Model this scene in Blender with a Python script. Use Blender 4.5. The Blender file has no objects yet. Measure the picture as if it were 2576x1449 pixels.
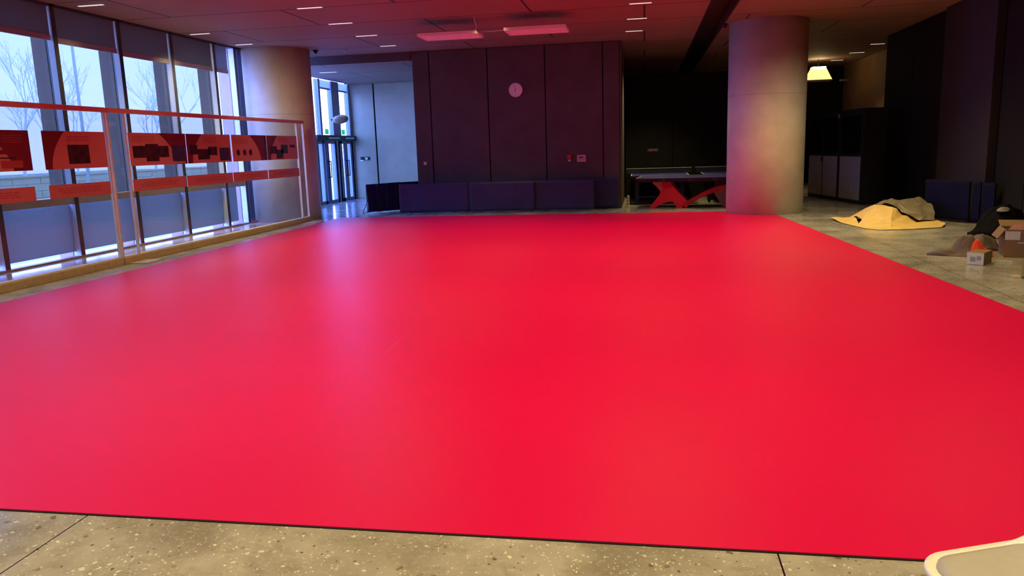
import bpy, bmesh, math, random
from mathutils import Vector, Matrix, noise
S = bpy.context.scene
COL = S.collection
PI = math.pi
R = math.radians

def lin(c):
    return tuple(((v/255)/12.92 if v/255 <= .04045 else ((v/255+.055)/1.055)**2.4) for v in c)

# ------------------------------------------------------------------ camera, sky, lamps, exposure
cam_d = bpy.data.cameras.new('camera'); cam = bpy.data.objects.new('camera', cam_d); COL.objects.link(cam)
cam_d.sensor_width = 36; cam_d.lens = 36*1942/2576; cam_d.clip_end = 400
YAW, PITCH, ROLL = R(9.9), R(10.3), R(-1.81)
fw = Vector((-math.sin(YAW)*math.cos(PITCH), math.cos(YAW)*math.cos(PITCH), -math.sin(PITCH)))
rt = Vector((math.cos(YAW), math.sin(YAW), 0)); up = rt.cross(fw)
r2 = rt*math.cos(ROLL)+up*math.sin(ROLL); u2 = -rt*math.sin(ROLL)+up*math.cos(ROLL)
M = Matrix((r2, u2, -fw)).transposed().to_4x4(); M.translation = Vector((0, 0, 1.6))
cam.matrix_world = M
S.camera = cam

W = bpy.data.worlds.new('sky'); S.world = W; W.use_nodes = True
wn = W.node_tree; bg = wn.nodes['Background']
tc = wn.nodes.new('ShaderNodeTexCoord'); sx = wn.nodes.new('ShaderNodeSeparateXYZ'); rp = wn.nodes.new('ShaderNodeValToRGB')
wn.links.new(tc.outputs['Generated'], sx.inputs[0]); wn.links.new(sx.outputs['Z'], rp.inputs[0]); wn.links.new(rp.outputs[0], bg.inputs[0])
rp.color_ramp.elements[0].position = 0.0; rp.color_ramp.elements[0].color = (.62, .74, 3.2, 1)
rp.color_ramp.elements[1].position = 0.35; rp.color_ramp.elements[1].color = (.38, .78, 3.2, 1)
bg.inputs[1].default_value = 8.0

S.view_settings.view_transform = 'Standard'; S.view_settings.look = 'None'
S.view_settings.gamma = 1; S.view_settings.use_curve_mapping = False
S.view_settings.exposure = 0.0
S.cycles.use_denoising = True
S.cycles.max_bounces = 10; S.cycles.diffuse_bounces = 5; S.cycles.glossy_bounces = 4
S.cycles.transparent_max_bounces = 16; S.cycles.sample_clamp_indirect = 6

SPOT_W = 312
def spot(x, y, w=1.0, deg=120, col=(1, .84, .34)):
    l = bpy.data.lights.new('downlight', 'SPOT'); l.energy = SPOT_W*w; l.color = col
    l.spot_size = R(deg); l.spot_blend = .9; l.shadow_soft_size = .25
    o = bpy.data.objects.new('downlight_lamp', l); o.location = (x, y, 4.05); COL.objects.link(o)
for x, ww in ((-6, 1.0), (-2.9, 1.25), (.2, 1.25), (3.2, 1.0)):
    for y in (.6, 4.6, 8.1, 11.6, 15.1):
        w = ww
        if y < 2: w *= 1.15
        if x > 3: w *= .95 if y < 13 else 1.4
        if x < -5: w *= .72
        if y > 15 and x < 3: w *= .8
        spot(x, y, w)
for y, w in ((4.2, .5), (8.0, .6), (11.9, .7), (14.7, 1.9)): spot(-8.75, y, w)
spot(.1, 21.9, 1.5, 104)
spot(1.9, 19.6, .5, 90)
spot(-3.4, 17.9, .35, 84)
def aimed(p, q, w, deg):  # unseen spots added to warm and brighten the two columns
    l = bpy.data.lights.new('column_fill_spot', 'SPOT'); l.energy = SPOT_W*w; l.color = (1, .84, .55)
    l.spot_size = R(deg); l.spot_blend = 1.0; l.shadow_soft_size = .12
    o = bpy.data.objects.new('column_fill_spot_lamp', l); o.location = p; COL.objects.link(o)
    o.rotation_euler = (Vector(q)-Vector(p)).to_track_quat('-Z', 'Y').to_euler()
aimed((-7.4, 11.2, 4.0), (-9.2, 17.4, 2.3), 1.9, 36)
aimed((4.4, 12.2, 4.0), (3.0, 17.4, 1.2), 1.25, 44)
spot(4.0, 14.2, .7)
spot(.9, 18.7, .5, 84)
spot(5.5, 25.0, .55, 110, (1, .72, .38))

# ------------------------------------------------------------------ materials
def nd(nt, t, **k):
    n = nt.nodes.new(t)
    for a, b in k.items(): setattr(n, a, b)
    return n
MATS = {}
def mat(name, rgb, rough=.6, metal=0, spec=.5, var=.06, scale=8, bump=0, bscale=60, emit=None, es=1):
    if name in MATS: return MATS[name]
    m = bpy.data.materials.new(name); m.use_nodes = True; nt = m.node_tree; b = nt.nodes['Principled BSDF']
    c = lin(rgb)
    t = nd(nt, 'ShaderNodeTexCoord'); n = nd(nt, 'ShaderNodeTexNoise'); n.inputs['Scale'].default_value = scale; n.inputs['Detail'].default_value = 5
    nt.links.new(t.outputs['Object'], n.inputs['Vector'])
    r = nd(nt, 'ShaderNodeValToRGB')
    r.color_ramp.elements[0].position = .3; r.color_ramp.elements[1].position = .7
    r.color_ramp.elements[0].color = tuple(max(0, v*(1-var)) for v in c)+(1,)
    r.color_ramp.elements[1].color = tuple(min(1, v*(1+var)) for v in c)+(1,)
    nt.links.new(n.outputs['Fac'], r.inputs[0]); nt.links.new(r.outputs[0], b.inputs['Base Color'])
    b.inputs['Roughness'].default_value = rough; b.inputs['Metallic'].default_value = metal
    b.inputs['Specular IOR Level'].default_value = spec
    if bump:
        n2 = nd(nt, 'ShaderNodeTexNoise'); n2.inputs['Scale'].default_value = bscale; n2.inputs['Detail'].default_value = 4
        bp = nd(nt, 'ShaderNodeBump'); bp.inputs['Strength'].default_value = bump; bp.inputs['Distance'].default_value = .01
        nt.links.new(t.outputs['Object'], n2.inputs['Vector']); nt.links.new(n2.outputs['Fac'], bp.inputs['Height']); nt.links.new(bp.outputs[0], b.inputs['Normal'])
    if emit:
        b.inputs['Emission Color'].default_value = lin(emit)+(1,); b.inputs['Emission Strength'].default_value = es
    MATS[name] = m
    return m

def mat_glass(name, tint, refl=.06, rough=.02):
    m = bpy.data.materials.new(name); m.use_nodes = True; nt = m.node_tree; nt.nodes.remove(nt.nodes['Principled BSDF'])
    tr = nd(nt, 'ShaderNodeBsdfTransparent'); tr.inputs[0].default_value = tuple(tint)+(1,)
    g = nd(nt, 'ShaderNodeBsdfGlossy'); g.inputs['Roughness'].default_value = rough
    lw = nd(nt, 'ShaderNodeLayerWeight'); lw.inputs[0].default_value = .5
    pw = nd(nt, 'ShaderNodeMath', operation='POWER'); nt.links.new(lw.outputs['Facing'], pw.inputs[0]); pw.inputs[1].default_value = 5
    ma = nd(nt, 'ShaderNodeMath', operation='MULTIPLY_ADD'); nt.links.new(pw.outputs[0], ma.inputs[0]); ma.inputs[1].default_value = .8; ma.inputs[2].default_value = refl*.6
    mx = nd(nt, 'ShaderNodeMixShader'); nt.links.new(ma.outputs[0], mx.inputs[0]); nt.links.new(tr.outputs[0], mx.inputs[1]); nt.links.new(g.outputs[0], mx.inputs[2])
    nt.links.new(mx.outputs[0], nt.nodes['Material Output'].inputs[0])
    return m

def mat_translucent(name, dif, trans, see=0.0, mixt=.5):
    m = bpy.data.materials.new(name); m.use_nodes = True; nt = m.node_tree; nt.nodes.remove(nt.nodes['Principled BSDF'])
    t = nd(nt, 'ShaderNodeTexCoord'); n = nd(nt, 'ShaderNodeTexNoise'); n.inputs['Scale'].default_value = 90
    nt.links.new(t.outputs['Object'], n.inputs['Vector'])
    r = nd(nt, 'ShaderNodeValToRGB'); r.color_ramp.elements[0].color = tuple(v*.9 for v in dif)+(1,); r.color_ramp.elements[1].color = tuple(v*1.1 for v in dif)+(1,)
    nt.links.new(n.outputs['Fac'], r.inputs[0])
    d = nd(nt, 'ShaderNodeBsdfDiffuse'); nt.links.new(r.outputs[0], d.inputs[0])
    l = nd(nt, 'ShaderNodeBsdfTranslucent'); l.inputs[0].default_value = tuple(trans)+(1,)
    a = nd(nt, 'ShaderNodeAddShader'); nt.links.new(d.outputs[0], a.inputs[0]); nt.links.new(l.outputs[0], a.inputs[1])
    tr = nd(nt, 'ShaderNodeBsdfTransparent'); tr.inputs[0].default_value = (.8, .85, 1, 1)
    mx = nd(nt, 'ShaderNodeMixShader'); mx.inputs[0].default_value = see
    nt.links.new(a.outputs[0], mx.inputs[1]); nt.links.new(tr.outputs[0], mx.inputs[2])
    nt.links.new(mx.outputs[0], nt.nodes['Material Output'].inputs[0])
    return m

def math_node(nt, op, a, b=None, c=None):
    n = nd(nt, 'ShaderNodeMath', operation=op)
    for i, v in enumerate((a, b, c)):
        if v is None: continue
        if isinstance(v, (int, float)): n.inputs[i].default_value = v
        else: nt.links.new(v, n.inputs[i])
    return n.outputs[0]
def mixc(nt, f, a, b):
    n = nd(nt, 'ShaderNodeMix', data_type='RGBA')
    if isinstance(f, (int, float)): n.inputs['Factor'].default_value = f
    else: nt.links.new(f, n.inputs['Factor'])
    for k, v in ((6, a), (7, b)):
        if isinstance(v, tuple): n.inputs[k].default_value = v+(1,) if len(v) == 3 else v
        else: nt.links.new(v, n.inputs[k])
    return n.outputs[2]
def step(nt, v, lo, hi):
    n = nd(nt, 'ShaderNodeMapRange'); n.inputs['From Min'].default_value = lo; n.inputs['From Max'].default_value = hi
    nt.links.new(v, n.inputs['Value']); return n.outputs[0]

def terrazzo():
    m = bpy.data.materials.new('polished_terrazzo'); m.use_nodes = True; nt = m.node_tree; b = nt.nodes['Principled BSDF']
    t = nd(nt, 'ShaderNodeTexCoord'); v = t.outputs['Object']
    def noi(s, d=4, dist=0):
        n = nd(nt, 'ShaderNodeTexNoise'); n.inputs['Scale'].default_value = s; n.inputs['Detail'].default_value = d; n.inputs['Distortion'].default_value = dist
        nt.links.new(v, n.inputs['Vector']); return n
    base = mixc(nt, step(nt, noi(1.9, 8, .35).outputs['Fac'], .34, .66), lin((146, 138, 134)), lin((194, 187, 184)))
    base = mixc(nt, math_node(nt, 'MULTIPLY', step(nt, noi(9, 6, .4).outputs['Fac'], .5, .72), .45), base, lin((128, 118, 104)))
    base = mixc(nt, math_node(nt, 'MULTIPLY', step(nt, noi(42, 4, .4).outputs['Fac'], .55, .7), .4), base, lin((198, 190, 174)))
    warp = noi(18, 3)
    vm = nd(nt, 'ShaderNodeVectorMath', operation='MULTIPLY_ADD'); nt.links.new(warp.outputs['Color'], vm.inputs[0]); vm.inputs[1].default_value = (.05, .05, .05); nt.links.new(v, vm.inputs[2])
    for sc, thr, colr, dens in ((42, .24, (240, 234, 222), .80), (80, .28, (244, 238, 226), .80), (22, .20, (108, 96, 74), .84), (45, .22, (90, 80, 62), .88)):
        vo = nd(nt, 'ShaderNodeTexVoronoi', feature='F1'); vo.inputs['Scale'].default_value = sc; nt.links.new(vm.outputs[0], vo.inputs['Vector'])
        sp = nd(nt, 'ShaderNodeSeparateColor'); nt.links.new(vo.outputs['Color'], sp.inputs[0])
        pick = math_node(nt, 'GREATER_THAN', sp.outputs[0], dens)
        rad = math_node(nt, 'MULTIPLY_ADD', sp.outputs[1], thr, thr*.6)
        ins = math_node(nt, 'LESS_THAN', vo.outputs['Distance'], rad)
        cl = step(nt, noi(2.6+sc*.01, 3, .3).outputs['Fac'], .36, .56)
        base = mixc(nt, math_node(nt, 'MULTIPLY', math_node(nt, 'MULTIPLY', math_node(nt, 'MULTIPLY', pick, ins), cl), .85), base, lin(colr))
    # joint lines between the pours
    s = nd(nt, 'ShaderNodeSeparateXYZ'); nt.links.new(v, s.inputs[0])
    fx = math_node(nt, 'ABSOLUTE', math_node(nt, 'SUBTRACT', math_node(nt, 'FLOORED_MODULO', math_node(nt, 'ADD', s.outputs[0], 2.52+1.5175), 3.035), 1.5175))
    j = math_node(nt, 'LESS_THAN', fx, .0035)
    base = mixc(nt, j, base, lin((30, 22, 16)))
    nt.links.new(base, b.inputs['Base Color'])
    rr = math_node(nt, 'MULTIPLY_ADD', noi(3, 4).outputs['Fac'], .14, .10)
    nt.links.new(rr, b.inputs['Roughness'])
    b.inputs['Specular IOR Level'].default_value = .5
    bp = nd(nt, 'ShaderNodeBump'); bp.inputs['Strength'].default_value = .06; bp.inputs['Distance'].default_value = .02
    nt.links.new(noi(2.2, 3).outputs['Fac'], bp.inputs['Height']); nt.links.new(bp.outputs[0], b.inputs['Normal'])
    return m

def vinyl():
    m = bpy.data.materials.new('red_sports_vinyl'); m.use_nodes = True; nt = m.node_tree; b = nt.nodes['Principled BSDF']
    t = nd(nt, 'ShaderNodeTexCoord'); v = t.outputs['Object']
    n = nd(nt, 'ShaderNodeTexNoise'); n.inputs['Scale'].default_value = .6; n.inputs['Detail'].default_value = 3; nt.links.new(v, n.inputs['Vector'])
    c = mixc(nt, n.outputs['Fac'], (.76, .001, .080), (.81, .001, .092))
    nt.links.new(c, b.inputs['Base Color'])
    b.inputs['Roughness'].default_value = .35; b.inputs['Specular IOR Level'].default_value = .24
    w = nd(nt, 'ShaderNodeTexVoronoi'); w.inputs['Scale'].default_value = 260; nt.links.new(v, w.inputs['Vector'])
    big = nd(nt, 'ShaderNodeTexNoise'); big.inputs['Scale'].default_value = 1.1; big.inputs['Detail'].default_value = 4; nt.links.new(v, big.inputs['Vector'])
    b1 = nd(nt, 'ShaderNodeBump'); b1.inputs['Strength'].default_value = .25; b1.inputs['Distance'].default_value = .002
    nt.links.new(w.outputs['Distance'], b1.inputs['Height'])
    b2 = nd(nt, 'ShaderNodeBump'); b2.inputs['Strength'].default_value = .25; b2.inputs['Distance'].default_value = .012
    nt.links.new(big.outputs['Fac'], b2.inputs['Height']); nt.links.new(b1.outputs[0], b2.inputs['Normal']); nt.links.new(b2.outputs[0], b.inputs['Normal'])
    return m

def ceiling_mat():
    m = bpy.data.materials.new('ceiling_panels'); m.use_nodes = True; nt = m.node_tree; b = nt.nodes['Principled BSDF']
    t = nd(nt, 'ShaderNodeTexCoord'); mp = nd(nt, 'ShaderNodeMapping'); nt.links.new(t.outputs['Object'], mp.inputs[0])
    mp.inputs['Location'].default_value = (.0, -13.34, 0)
    br = nd(nt, 'ShaderNodeTexBrick'); br.offset = .5; br.inputs['Scale'].default_value = 1
    br.inputs['Brick Width'].default_value = 4.2; br.inputs['Row Height'].default_value = 1.745; br.inputs['Mortar Size'].default_value = .018
    br.inputs['Mortar Smooth'].default_value = 0
    br.inputs['Color1'].default_value = lin((158, 130, 112))+(1,); br.inputs['Color2'].default_value = lin((150, 124, 107))+(1,); br.inputs['Mortar'].default_value = lin((60, 54, 52))+(1,)
    nt.links.new(mp.outputs[0], br.inputs['Vector'])
    n = nd(nt, 'ShaderNodeTexNoise'); n.inputs['Scale'].default_value = .9; n.inputs['Detail'].default_value = 6; nt.links.new(t.outputs['Object'], n.inputs['Vector'])
    c = mixc(nt, math_node(nt, 'MULTIPLY', n.outputs['Fac'], .25), br.outputs['Color'], lin((80, 76, 74)))
    nt.links.new(c, b.inputs['Base Color']); b.inputs['Roughness'].default_value = .7; b.inputs['Specular IOR Level'].default_value = .1
    return m

M_floor = terrazzo(); M_mat = vinyl(); M_ceil = ceiling_mat()
M_dark = mat('dark_wall_panel', (84, 74, 72), .65, var=.12, scale=2)
M_black = mat('black_wall_panel', (22, 19, 18), .75, spec=.2, var=.15, scale=2)
M_groove = mat('panel_groove', (18, 16, 17), .9, spec=.1)
M_greywall = mat('grey_wall_panel', (162, 158, 124), .6, var=.06, scale=3)
M_conc = mat('fair_faced_concrete', (205, 196, 174), .6, var=.10, scale=2.5, bump=.15, bscale=30)
M_mull = mat('bronze_aluminium', (58, 56, 66), .45, metal=.2, var=.1)
M_alu = mat('pale_aluminium', (214, 222, 228), .4, metal=.15, var=.03)
M_fin = mat('grey_facade_fin', (186, 148, 130), .6, var=.06)
M_trans = mat('transom_grey', (140, 132, 132), .5, var=.1)
M_pane = mat_glass('tinted_window_glass', (.385, .405, .33))
M_clear = mat_glass('clear_window_glass', (.93, .95, .95))
M_disp = mat_glass('display_glass', (.90, .91, .91))
M_film = mat_translucent('frosted_film', (.17, .22, .22), (.16, .165, .15), .0)
M_blind = mat_translucent('roller_blind_cloth', (.12, .16, .19), (.14, .13, .115), .03)
M_hem = mat('blind_hem_bar', (150, 140, 160), .5)
M_white = mat('white_paint', (225, 222, 215), .5, var=.03)
M_offw = mat('pale_cream_paint', (226, 216, 200), .5, var=.08)
M_wood = mat('tan_timber', (190, 166, 132), .5, var=.12, scale=12)
M_blk = mat('black_metal', (22, 22, 24), .4, metal=.3)
M_navy = mat('navy_cloth', (44, 38, 96), .6, var=.12, scale=5, bump=.3, bscale=40)
M_navy2 = mat('dark_navy_cloth', (32, 32, 90), .7, var=.15, scale=5)
M_navy3 = mat('midnight_navy_cloth', (13, 12, 44), .8, spec=.15, var=.15, scale=5)
M_blue = mat('blue_table_surface', (50, 48, 125), .35, var=.05)
M_bluel = mat('blue_leg_paint', (35, 62, 130), .4, var=.05)
M_line = mat('white_table_line', (225, 225, 232), .5)
M_red = mat('red_table_base', (222, 14, 34), .4, var=.06)
M_sal = mat('salmon_table_panel', (205, 110, 80), .5, var=.05)
M_frame_red = mat('display_frame_metal', (215, 150, 150), .35, var=.08)
M_kraft = mat('yellow_kraft_paper', (232, 192, 120), .65, var=.10, scale=6)
M_greyc = mat('grey_wrapping_sheet', (128, 116, 100), .5, var=.2, scale=5)
M_jacket = mat('grey_brown_cloth', (122, 104, 98), .8, var=.15, scale=12)
M_orange = mat('orange_cloth', (240, 70, 22), .7, var=.08)
M_card = mat('brown_cardboard', (150, 118, 84), .75, var=.08)
M_cardin = mat('reddish_packed_cloth', (160, 104, 92), .8, var=.15, scale=10)
M_tape = mat('white_tape', (226, 222, 222), .35)
M_bag = mat('black_bag_cloth', (13, 11, 11), .8, spec=.1, var=.2, scale=15)
M_greyit = mat('pale_grey_cloth', (140, 136, 132), .7)
M_board = mat('grey_green_board', (122, 118, 88), .6, var=.1)
M_chairw = mat('white_chair_plastic', (253, 250, 246), .35, var=.01)
M_cush = mat('beige_seat_pad', (188, 179, 176), .75, var=.03, scale=30, bump=.1, bscale=200)
M_chrome = mat('chrome', (190, 190, 190), .2, metal=1)
M_clock = mat('white_clock_face', (252, 250, 250), .5, var=.01)
M_ink = mat('dark_ink', (40, 32, 36), .7)
M_fire = mat('red_call_point', (205, 20, 32), .45)
M_green = mat('green_exit_sticker', (20, 200, 140), .5, emit=(20, 210, 150), es=.8)  # sticker is no lamp; its emission is an added glow
M_cab = mat('black_cabinet', (30, 27, 27), .5, var=.15)
M_cabl = mat('grey_cabinet_panel', (150, 142, 132), .6, var=.1)
M_cabg = mat('dark_cabinet_glass', (16, 16, 20), .15, var=.1)
M_slot = mat('slot_light_diffuser', (230, 228, 225), .5, emit=(255, 236, 228), es=.75)  # weak emission stands for light reflected off the slots
M_lamp = mat('glowing_lamp_shade', (250, 232, 180), .5, emit=(255, 205, 110), es=2.2)
M_bulb = mat('glowing_lamp_bulb', (255, 240, 210), .5, emit=(255, 236, 190), es=9)
M_pan = mat('white_light_panel', (252, 250, 250), .6, spec=.2, var=.005)
M_pgrd = mat('pale_paving', (156, 152, 150), .8, var=.06, scale=1)
M_stone = mat('pale_stone_blocks', (240, 216, 178), .85, var=.05)
M_tree = mat('glare_pale_bark', (246, 244, 248), .9, var=.08)  # window glare and haze put into the pale bark colour
M_beige = mat('beige_plastic', (140, 118, 84), .6)
M_sheet = mat('red_poster_paper', (196, 110, 126), .32, var=.04, scale=3)
M_swoosh = mat('maroon_poster_ink', (112, 26, 48), .3, var=.08)
M_photo = mat('dark_poster_photo', (66, 30, 48), .25, var=.45, scale=9)
M_photob = mat('violet_poster_photo', (62, 50, 105), .25, var=.4, scale=7)
M_pl = mat('poster_text_ink', (160, 55, 62), .5)
M_plank = mat('dark_ceiling_strip', (70, 60, 58), .9, spec=.1)

# ------------------------------------------------------------------ builders
class MB:
    def __init__(s): s.bm = bmesh.new()
    def quadbox(s, P):
        v = [s.bm.verts.new(p) for p in P]
        for f in ((0, 3, 2, 1), (4, 5, 6, 7), (0, 1, 5, 4), (1, 2, 6, 5), (2, 3, 7, 6), (3, 0, 4, 7)): s.bm.faces.new([v[i] for i in f])
        return s
    def box(s, x0, x1, y0, y1, z0, z1):
        return s.quadbox([(x0, y0, z0), (x1, y0, z0), (x1, y1, z0), (x0, y1, z0), (x0, y0, z1), (x1, y0, z1), (x1, y1, z1), (x0, y1, z1)])
    def prism(s, pts, axis, a, b):
        """pts: 2-D outline; axis 'x': (y,z), 'y': (x,z), 'z': (x,y)"""
        f = {'x': lambda p, t: (t, p[0], p[1]), 'y': lambda p, t: (p[0], t, p[1]), 'z': lambda p, t: (p[0], p[1], t)}[axis]
        A = [s.bm.verts.new(f(p, a)) for p in pts]; B = [s.bm.verts.new(f(p, b)) for p in pts]; n = len(pts)
        s.bm.faces.new(A[::-1]); s.bm.faces.new(B)
        for i in range(n): s.bm.faces.new((A[i], A[(i+1) % n], B[(i+1) % n], B[i]))
        return s
    def cone(s, p, q, r0, r1, n=12, cap=True):
        p = Vector(p); q = Vector(q); d = (q-p).normalized()
        a = d.orthogonal().normalized(); b = d.cross(a)
        A = [s.bm.verts.new(p+(a*math.cos(2*PI*i/n)+b*math.sin(2*PI*i/n))*r0) for i in range(n)]
        B = [s.bm.verts.new(q+(a*math.cos(2*PI*i/n)+b*math.sin(2*PI*i/n))*r1) for i in range(n)]
        for i in range(n): s.bm.faces.new((A[i], A[(i+1) % n], B[(i+1) % n], B[i]))
        if cap: s.bm.faces.new(A[::-1]); s.bm.faces.new(B)
        return s
    def tube(s, pts, r, n=8):
        for a, b in zip(pts, pts[1:]): s.cone(a, b, r, r, n)
        return s
    def build(s, name, m, parent=None, smooth=False, bevel=0, seg=2):
        bmesh.ops.recalc_face_normals(s.bm, faces=s.bm.faces)
        me = bpy.data.meshes.new(name); s.bm.to_mesh(me); s.bm.free()
        if smooth:
            for p in me.polygons: p.use_smooth = True
        me.materials.append(m)
        o = bpy.data.objects.new(name, me); COL.objects.link(o)
        if parent: o.parent = parent; o.matrix_parent_inverse = Matrix()
        if bevel:
            b = o.modifiers.new('bevel', 'BEVEL'); b.width = bevel; b.segments = seg; b.limit_method = 'ANGLE'; b.angle_limit = R(40)
        return o
def tag(o, label, cat, group=None):
    o['label'] = label; o['category'] = cat
    if group: o['group'] = group
    return o
def thing(name, label, cat, loc=(0, 0, 0), rz=0, group=None):
    o = bpy.data.objects.new(name, None); COL.objects.link(o); o.location = loc; o.rotation_euler = (0, 0, rz); o.empty_display_size = .1
    return tag(o, label, cat, group)
def struct(o): o['kind'] = 'structure'; return o
def sempty(name, loc=(0, 0, 0)):
    o = bpy.data.objects.new(name, None); COL.objects.link(o); o.location = loc; return struct(o)
def dup(root, loc, rz=None, label=None, group=None):
    r = root.copy(); COL.objects.link(r); r.location = loc
    if rz is not None: r.rotation_euler = (0, 0, rz)
    if label: r['label'] = label
    if group: r['group'] = group
    for ch in list(root.children):
        c = ch.copy(); COL.objects.link(c); c.parent = r
        for g in list(ch.children):
            d = g.copy(); COL.objects.link(d); d.parent = c
    return r

# ------------------------------------------------------------------ setting
struct(MB().box(-9.9, 7.2, -5, 30.2, -.12, 0).build('floor', M_floor))
H = 4.1
CX0, CX1 = 1.18, 1.72       # dark recessed strip between the ceiling slabs
c = MB()
c.box(-9.9, CX0, -5, 19.9, H, H+.5); c.box(CX1, 7.2, -5, 30.2, H, H+.5); c.box(-5.9, CX0, 19.9, 30.2, H, H+.5)
c.box(-9.9, -5.9, 19.9, 26, 3.88, H+.5)
struct(c.build('ceiling', M_ceil))
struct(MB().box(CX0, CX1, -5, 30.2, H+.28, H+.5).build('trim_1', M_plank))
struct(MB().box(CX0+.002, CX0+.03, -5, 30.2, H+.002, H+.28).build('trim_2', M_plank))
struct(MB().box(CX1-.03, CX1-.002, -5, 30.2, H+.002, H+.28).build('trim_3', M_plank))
struct(MB().box(-9.9, -5.93, 19.84, 19.9, 3.88, H).build('trim_4', M_dark))

# middle wall block (dark vertical panels)
wb = sempty('wall_middle', (0, 0, 0))
MB().box(-5.9, -.6, 19.9, 22.6, 0, H).build('core', M_groove, wb)
xs = [-5.9, -5.45, -3.93, -2.46, -1.02, -.6]
for a, b in zip(xs, xs[1:]):
    MB().box(a+.012, b-.012, 19.86, 19.9, .0, H-.01).build('wall_panel', M_dark, wb, bevel=.006)
MB().box(-.6, -.57, 19.86, 22.6, 0, H-.01).build('end_panel', M_dark, wb)
# back right wall, lower than the ceiling behind it
wc = sempty('wall_back', (0, 0, 0))
MB().box(-.57, 3.6, 23.9, 24.2, 0, 3.56).build('core', M_groove, wc)
for i in range(3): MB().box(-.56+i*1.39, .82+i*1.39, 23.86, 23.9, 0, 3.56).build('wall_panel', M_black, wc, bevel=.006)
struct(MB().box(-.9, 7.2, 30.0, 30.2, 0, H+.5).build('wall_far', M_black))
struct(MB().box(-.9, -.75, 22.7, 30.0, 0, H).build('wall_inner', M_black))
struct(MB().box(7.0, 7.2, 21.8, 30.2, 0, H).build('wall_corridor', mat('corridor_wall', (150, 120, 92), .7, var=.12, scale=2)))
# right wall
wr = sempty('wall_right', (0, 0, 0))
MB().box(6.14, 7.2, -5, 21.8, 0, H).build('core', M_groove, wr)
ys = [-5, -2, .2, 2.6, 5, 7.4, 9.8, 12.2, 13.9]
for a, b in zip(ys, ys[1:]): MB().box(6.1, 6.14, a+.01, b-.01, 0, H).build('wall_panel', M_black, wr, bevel=.006)
MB().box(5.98, 6.14, 15.1, 17.5, 0, H).build('pilaster_panel', mat('brown_black_panel', (38, 28, 26), .7, var=.1), wr, bevel=.01)
for a, b in ((13.9, 15.0), (17.6, 19.7), (19.72, 21.8)): MB().box(6.1, 6.14, a+.01, b-.01, 0, H).build('wall_panel', M_black, wr, bevel=.006)
struct(MB().box(-9.9, 7.2, -5.2, -5, 0, H+.5).build('wall_rear', M_black))
# entrance walls (beyond the left column)
we = sempty('wall_entrance', (0, 0, 0))
MB().box(-10.1, -5.9, 25.84, 26.0, 0, H).build('core', M_groove, we)
for a, b in ((-9.9, -9.09), (-9.04, -7.0), (-6.96, -5.9)): MB().box(a, b, 25.8, 25.84, 0, 3.88).build('wall_panel', M_greywall, we, bevel=.005)
struct(MB().box(-5.93, -5.87, 22.6, 25.8, 0, H).build('wall_side', M_greywall))
struct(MB().box(-5.9, -.57, 22.6, 22.7, 0, H).build('wall_behind', M_black))

# ------------------------------------------------------------------ window wall (left)
WX = -9.38
mull = [18.0-1.6*k for k in range(1, 15)][::-1] + [17.3]       # ... 14.8, 16.4, 17.3
blind_z = {10.0: 3.60, 11.6: 3.56, 13.2: 3.53, 14.8: 3.50, 16.4: 3.50}
nb = 0
for i, (a, b) in enumerate(zip(mull, mull[1:])):
    nb += 1
    a2, b2 = a+.05, b-.05
    last = b == 17.3
    w = sempty('window_%d' % nb, (WX, (a+b)/2, 0))
    oy = -(a+b)/2
    def L(y): return y+oy
    MB().box(-.15, -.012, L(b-.042), L(b+.042), 0, H).build('mullion', M_alu, w, bevel=.004)
    MB().box(-.012, .0, L(b-.045), L(b+.045), 0, H).build('front_cap', M_mull, w, bevel=.003)
    MB().box(-.10, -.02, L(a+.045), L(b-.045), .90, 1.02).build('transom', M_trans, w, bevel=.008)
    MB().box(-.14, -.125, L(a+.042), L(b-.042), 1.02, H).build('pane', M_clear if last else M_pane, w)
    f1 = 17.0 if last else b-.045
    MB().box(-.14, -.12, L(a+.042), L(f1), .10, .90).build('frosted_pane', M_film, w)
    MB().box(-.42, -.16, L(b-.05), L(b+.05), .0, H).build('fin', M_fin, w)
    z = 3.6
    for kk, vv in blind_z.items():
        if abs(kk-b) < .1: z = vv
    if last: z = 3.50
    if a > 6:
        by1 = 17.0 if last else b-.06
        bl = thing('roller_blind', '', 'blind', (WX-.05, (a+b)/2, z), 0, 'roller blinds on the left windows')
        names = {10.0: 'nearest', 11.6: 'second', 13.2: 'third', 14.8: 'fourth', 16.4: 'fifth'}
        nth = len([m for m in mull if 6 < m < b])
        bl['label'] = 'grey roller blind lowered in window bay %s from the photo left edge' % ['one', 'one', 'two', 'three', 'four', 'five', 'six', 'seven', 'eight', 'nine'][max(0, nth-1)]
        MB().box(-.004, .0, L(a+.06), L(by1), .05, H-z-.02).build('blind_cloth', M_blind, bl)
        MB().box(-.018, .012, L(a+.06), L(by1), -.03, .06).build('hem_bar', M_hem, bl, bevel=.006)
MB_w = sempty('window_%d' % (nb+1), (WX, 17.5, 0))
MB().box(-.085, -.07, -.155, .11, .0, H).build('pane', M_clear, MB_w)
struct(MB().box(WX-.55, WX-.02, 17.61, 17.66, 0, H).build('trim_5', M_mull))
struct(MB().box(WX-.14, WX, -5, 17.6, H-.04, H).build('trim_6', M_mull))
struct(MB().box(WX-.16, WX+.02, -5, 17.6, 0, .03).build('trim_7', M_trans))

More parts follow.
